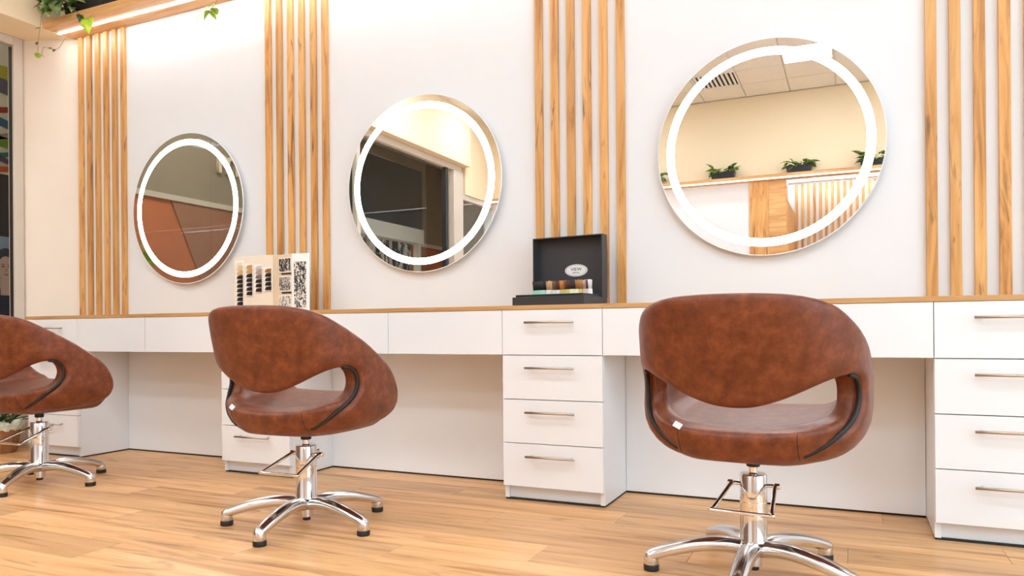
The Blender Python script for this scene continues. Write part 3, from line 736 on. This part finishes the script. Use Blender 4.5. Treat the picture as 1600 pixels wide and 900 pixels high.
pt = thing('trailing_plant', 'trailing leafy plant in a black planter at the corner end of the high shelf', 'plant', (-4.00, -.115, ZS), 0, 'plants on the mirror wall shelf')
planter(pt, .34, .13, .085)
rnd = random.Random(3)
for k in range(64):
    x = rnd.uniform(-.17, .13); y = rnd.uniform(-.07, .04); az = math.atan2(-(x + .02), y + .02) + rnd.uniform(-.8, .8)
    me = rnd.choice([LM['mid'], LM['small'], LMD['mid'], LMD['mid'], LM['mid'], LMY['small']])
    leaf(pt, me, (x, y, .085 + rnd.uniform(-.01, .07)), az, rnd.uniform(-.4, .9), rnd.uniform(-.5, .5), rnd.uniform(.8, 1.25))
for k in range(26):                                       # leaves spilling over the left end and front
    x = rnd.uniform(-.26, -.05); y = rnd.uniform(-.125, -.07)
    leaf(pt, rnd.choice([LM['mid'], LMD['mid'], LM['small'], LMV['mid']]), (x, y, rnd.uniform(.02, .09)), math.pi + rnd.uniform(-1, 1), rnd.uniform(-.9, .3), rnd.uniform(-.4, .4), rnd.uniform(.7, 1.1))
for k in range(34):
    x = rnd.uniform(-.27, .02); y = rnd.uniform(-.17, -.10)
    leaf(pt, rnd.choice([LMD['mid'], LM['mid'], LMD['mid'], LMV['mid'], LM['small']]), (x, y, rnd.uniform(.03, .15)), math.pi + rnd.uniform(-1.3, 1.3), rnd.uniform(-.8, .6), rnd.uniform(-.5, .5), rnd.uniform(.8, 1.2))
leaf(pt, LMV['big'], (-.06, -.135, .075), -math.pi * .55, -.25, .6, 1.5)
leaf(pt, LMV['big'], (-.13, -.135, .075), -math.pi * .80, -.9, .3, 1.4)
leaf(pt, LMV['mid'], (-.18, -.12, .07), math.pi * .9, .1, -.2, 1.2)
trailing(pt, [(-.08, -.10, .06), (-.01, -.128, .005), (.06, -.130, -.04), (.10, -.128, -.075), (.135, -.126, -.085)], [(.55, LMD['mid'], -2.2, -.9, 1.1), (.75, LM['mid'], -2.0, -1.0, 1.0), (.88, LMV['mid'], -2.6, -.8, .8)], .0025)
leaf(pt, LMY['big'], (.135, -.128, -.075), math.pi * 1.15, -.95, .25, 1.35)
trailing(pt, [(-.17, -.11, .06), (-.26, -.12, .05), (-.275, -.13, -.05), (-.30, -.125, -.12), (-.315, -.12, -.17), (-.32, -.115, -.215), (-.30, -.11, -.21), (-.285, -.105, -.165), (-.24, -.10, -.18), (-.18, -.09, -.185), (-.13, -.08, -.13)],
         [(.22, LM['small'], 2.6, -.3, .7), (.34, LM['small'], 1.8, -.6, .6), (.46, LMY['small'], 1.2, -.5, .9), (.52, LMY['small'], -2.2, -.4, .9), (.60, LM['small'], -1.0, -.5, .6), (.80, LMY['small'], -1.6, .2, .6), (.88, LM['small'], 1.6, -.3, .6)], .0012)
trailing(pt, [(-.15, -.10, .08), (-.22, -.12, .12), (-.25, -.12, .16)], [(1, LMY['small'], 2.2, .1, .9), (.6, LM['small'], 1.0, .3, .7)])
pt2 = thing('trailing_plant', 'plant on the high shelf whose lime ivy shoot hangs above the left mirror', 'plant', (-3.05, -.115, ZS), 0, 'plants on the mirror wall shelf')
planter(pt2, .34, .13, .085)
for k in range(40):
    x = rnd.uniform(-.16, .16); y = rnd.uniform(-.06, .05); az = math.atan2(-x, y + .02) + rnd.uniform(-.8, .8)
    leaf(pt2, rnd.choice([LM['mid'], LM['small'], LMY['small'], LMD['mid']]), (x, y, .085 + rnd.uniform(-.01, .06)), az, rnd.uniform(-.3, .9), rnd.uniform(-.4, .4), rnd.uniform(.8, 1.2))
trailing(pt2, [(.12, -.06, .08), (.20, -.12, .04), (.215, -.13, -.06), (.17, -.12, -.13), (.11, -.105, -.165), (.06, -.09, -.185), (.02, -.085, -.18)],
         [(.72, LMY['small'], 2.9, -.5, 1.5), (.76, LMY['small'], .3, -.2, 1.2), (.84, LMY['small'], 2.2, -.9, 1.5), (.88, LMY['small'], -.3, -.6, 1.2), (.98, LMY['small'], 2.9, -.7, 2.0)], .001)

# floor plant in paper pot by the left cabinet
KRAFT = painted('kraft_paper', srgb(150, 98, 58), .8, .18, 30); WRAP = painted('white_mesh_wrap', srgb(226, 232, 214), .6, .12, 60)
fp = thing('potted_plant', 'dark-leaved plant in brown kraft pot with white mesh wrap behind the left chair', 'plant', (-4.455, -.365, 0))
bm = bmesh.new(); add_lathe(bm, [(.070, .001), (.076, .02), (.088, .10), (.092, .135), (.084, .132)], 10); link('kraft_pot', bm_mesh(bm, 'kraft_pot'), KRAFT, fp)
bm = bmesh.new(); rnd = random.Random(5); prev = None
for k in range(26):
    a = 2 * math.pi * k / 26; r1 = .10 + .022 * (k % 2) + rnd.uniform(-.008, .008); h1 = .178 + rnd.uniform(-.02, .025)
    row = [bm.verts.new((r_ * math.cos(a), r_ * math.sin(a), z_)) for r_, z_ in ((.084, .12), (.10 + .008 * (k % 2), .16), (r1, h1), (r1 - .008, h1 - .004), (.094, .158), (.078, .12))]
    if prev:
        for q in range(5): bm.faces.new((prev[q], prev[q + 1], row[q + 1], row[q]))
    else: first = row
    prev = row
for q in range(5): bm.faces.new((prev[q], prev[q + 1], first[q + 1], first[q]))
link('paper_wrap', bm_mesh(bm, 'paper_wrap'), WRAP, fp)
link('soil', lathe_mesh('soil', [(.07, .10), (.082, .118)], 14), SOIL, fp)
tube('support_stick', [(.045, .0, .10), (.050, -.005, .42)], .006, OAKX, fp)
for k in range(22):
    a = 2 * math.pi * k / 22 + rnd.uniform(-.2, .2); leaf(fp, LMD['strap'], (.03 * math.cos(a), .03 * math.sin(a), .11), a, rnd.uniform(.8, 1.3), 0, rnd.uniform(.7, .95))

# ================================================================== WHAT THE MIRRORS SEE
os_ = thing('wall_shelf', 'oak shelf with a light strip on the wall opposite the mirrors', 'shelf', (-4.6, -6.5, 2.45))
box('shelf_board', (0, 0, .0), (7.19, .22, .040), OAKX, os_, .001); box('light_strip', (.02, .20, -.012), (7.17, .215, 0), STRIPO, os_); box('light_strip', (3.8, -.95, .135), (7.1, -.93, .149), STRIPM, os_)
op = thing('oak_pillar', 'tall oak-clad pillar opposite the mirrors, reflected in the right mirror', 'pillar', (-1.125, -6.72, 0))
box('pillar_board', (0, 0, 0), (.222, .240, 2.449), OAKV, op, .001); box('pillar_board', (.223, 0, 0), (.425, .240, 2.449), OAKX, op, .001); box('pillar_side', (.426, -.95, 0), (.44, .238, 2.2), OAKV, op)
sp = thing('slat_panel', 'wide oak slat wall in the recess opposite the mirrors', 'slat panel', (-.66, -7.6885, 0))
bm = bmesh.new(); add_box(bm, (-.018, 0, 0), (.018, .016, 2.58), .0008); sm2 = bm_mesh(bm, 'slat')
for k in range(26): link('slat', sm2, OAKV, sp, (k * .0735, 0, .01))
for i, x in enumerate((-2.32, -1.42, -.55, .24)):
    t = thing('shelf_plant', ('plant in black planter on the opposite shelf, ' + ('beyond the right mirror\'s left rim', 'over the white panel', 'over the oak pillar', 'over the reflected slats')[i]), 'plant', (x, -6.385, 2.4905), 0, 'plants on the opposite shelf')
    planter(t, .28, .13, .09); rnd = random.Random(20 + i)
    for k in range(40):
        xx_ = rnd.uniform(-.13, .13); y = rnd.uniform(-.05, .06)
        leaf(t, rnd.choice([LM['mid'], LMV['mid'], LMY['small'], LMV['mid'], LM['mid'], LMY['small']]), (xx_, y, .085 + rnd.uniform(-.01, .06)), math.atan2(-xx_, y) + rnd.uniform(-.7, .7), rnd.uniform(-.5, .8), rnd.uniform(-.4, .4), rnd.uniform(1.2, 1.8))
# mall: black screen, counter, sign letter, coloured panels, poster
t = thing('display_screen', 'large black screen outside the shop, reflected in the middle mirror', 'screen', (-6.6, -6.83, 0))
box('screen_panel', (-.05, -.95, 2.36), (.05, .97, 3.34), BLACK, t, .004); box('screen_post', (-.05, -.9, 0), (.05, -.82, 2.12), FRAME, t, .003); box('screen_post', (-.05, .82, 0), (.05, .9, 2.12), FRAME, t, .003); box('screen_beam', (-.07, -.97, 2.12), (.07, .99, 2.358), FRAME, t, .003)
t = thing('shop_counter', 'patterned kiosk front outside the shop, low in the middle mirror', 'kiosk', (-7.6, -7.6, 0)); tm_ = photo_mat('kiosk_print', 5, 2.2, .47)
box('kiosk_front', (-.05, -1.4, 0), (.05, 1.4, 2.3), tm_, t, .004); box('kiosk_cap', (-.08, -1.45, 2.3), (.08, 1.45, 2.36), FRAME, t, .004)
for k in (-.7, 0, .7): box('kiosk_mullion', (.05, k - .03, 0), (.08, k + .03, 2.3), FRAME, t, .002)
sg = thing('sign_letter', 'raised pale letter on the grey mall wall, reflected in the left mirror', 'sign', (-9.1, -5.98, 3.22))
LET = plain('sign_letter_cream', srgb(226, 212, 188), .5)
me = text_mesh('m', .62, .03); link('letter', me, LET, sg, (.031, 0, .16), (90 * D2R, 0, 90 * D2R))
bs = thing('potted_bush', 'green bush in a tub outside, at the left rim of the left mirror', 'plant', (-7.0, -2.5, 0)); 
link('tub', lathe_mesh('tub', [(.2, .001), (.26, .05), (.3, .55), (.26, .55), (.25, .48)], 24), GREYW, bs); tube('stem', [(0, 0, .4), (.02, .02, 1.2)], .03, STEM, bs)
rnd = random.Random(9); bm = bmesh.new()
for k in range(150):
    a, b_, r_ = rnd.uniform(0, 6.28), rnd.uniform(-1.2, 1.5), rnd.uniform(.12, .32); c = Vector((r_ * math.cos(a) * math.cos(b_), r_ * math.sin(a) * math.cos(b_), 1.35 + .9 * r_ * math.sin(b_)))
    d1 = Vector((rnd.gauss(0, 1), rnd.gauss(0, 1), rnd.gauss(0, 1))).normalized(); d2 = d1.orthogonal().normalized()
    v = [bm.verts.new(c + d1 * .10 * p + d2 * .045 * q) for p, q in ((-1, 0), (0, -1), (1, 0), (0, 1))]; bm.faces.new(v)
fo = link('foliage', bm_mesh(bm, 'foliage'), LEAFY, bs); fo['kind'] = 'stuff'
# coloured zig-zag panels and the poster seen through the glass at the left edge
cw = thing('panel_wall', 'white mall wall with slanted coloured panels behind the shop window', 'wall panels', (-7.05, 1.30, 0))
box('wall_board', (-.10, -1.0, 2.14), (0, .9, 3.75), MALLW, cw); box('wall_board', (-.10, -1.0, 0.0), (0, .9, 2.139), plain('charcoal_panel', srgb(58, 56, 60), .6), cw)
for z, dz, sl, c in ((3.01, .115, .0, (176, 172, 60)), (2.87, .13, -.06, (92, 96, 112)), (2.71, .05, .10, (150, 52, 36)), (2.56, .07, -.10, (40, 100, 140)), (2.47, .05, .12, (150, 138, 138)), (2.38, .09, -.05, (104, 140, 44)), (2.30, .045, .09, (36, 110, 104)), (2.235, .045, -.09, (92, 78, 110)), (2.165, .05, .06, (196, 84, 44))):
    bm = bmesh.new(); a = [(-.5, z - sl * 1.2), (.35, z + sl), (.35, z + sl + dz), (-.5, z + dz - sl * 1.2)]
    A = [bm.verts.new((0.001, y, q)) for y, q in a]; B = [bm.verts.new((.02, y, q)) for y, q in a]; bm.faces.new(A); bm.faces.new(B[::-1])
    for k in range(4): bm.faces.new((A[k], A[(k + 1) % 4], B[(k + 1) % 4], B[k]))
    link('colour_panel', bm_mesh(bm, 'colour_panel'), plain('panel_%d_%d_%d' % c, srgb(*c), .6), cw)
ps = thing('poster', 'blue poster of a dark-haired person in a dark shirt, seen through the shop window', 'poster', (-7.02, 1.215, 0))
box('poster_sheet', (0, -.40, .35), (.006, .22, 1.565), painted('poster_blue', srgb(150, 172, 208), .5, .2, 3), ps)
def flat(name, pts, x, mt):
    bm = bmesh.new(); A = [bm.verts.new((x, y, z)) for y, z in pts]; B = [bm.verts.new((x + .002, y, z)) for y, z in pts]; bm.faces.new(A[::-1]); bm.faces.new(B); n = len(pts)
    for k in range(n): bm.faces.new((A[k], A[(k + 1) % n], B[(k + 1) % n], B[k]))
    return link(name, bm_mesh(bm, name), mt, ps)
ell = lambda cy, cz, a, b, n=24, t0=0, t1=360: [(cy + a * math.cos((t0 + (t1 - t0) * k / n) * D2R), cz + b * math.sin((t0 + (t1 - t0) * k / n) * D2R)) for k in range(n + (t1 - t0 < 360))]
SK = plain('poster_skin', srgb(206, 176, 170), .5); HR = plain('poster_hair', srgb(58, 66, 92), .5); SH = plain('poster_shirt', srgb(40, 48, 74), .5)
flat('printed_shirt', [(-.27, .36), (.20, .36), (.17, .95), (.07, 1.09), (-.06, 1.09), (-.20, .98)], .0065, SH)
flat('printed_neck', [(-.045, 1.03), (.045, 1.03), (.05, 1.18), (-.05, 1.18)], .009, SK); flat('printed_hair', ell(0, 1.345, .088, .115), .0115, HR)
flat('printed_face', ell(0, 1.275, .072, .110), .014, SK)
for s in (-1, 1): flat('printed_eye', ell(s * .028, 1.29, .013, .006), .0165, HR); flat('printed_brow', [(s * .012, 1.306), (s * .046, 1.309), (s * .046, 1.314), (s * .012, 1.311)][::s], .0165, HR)
flat('printed_nose', [(-.008, 1.245), (.008, 1.245), (.003, 1.285), (-.003, 1.285)], .0165, plain('poster_nose', srgb(176, 142, 140), .5)); flat('printed_mouth', ell(0, 1.218, .022, .006), .0165, plain('poster_mouth', srgb(160, 96, 104), .5))
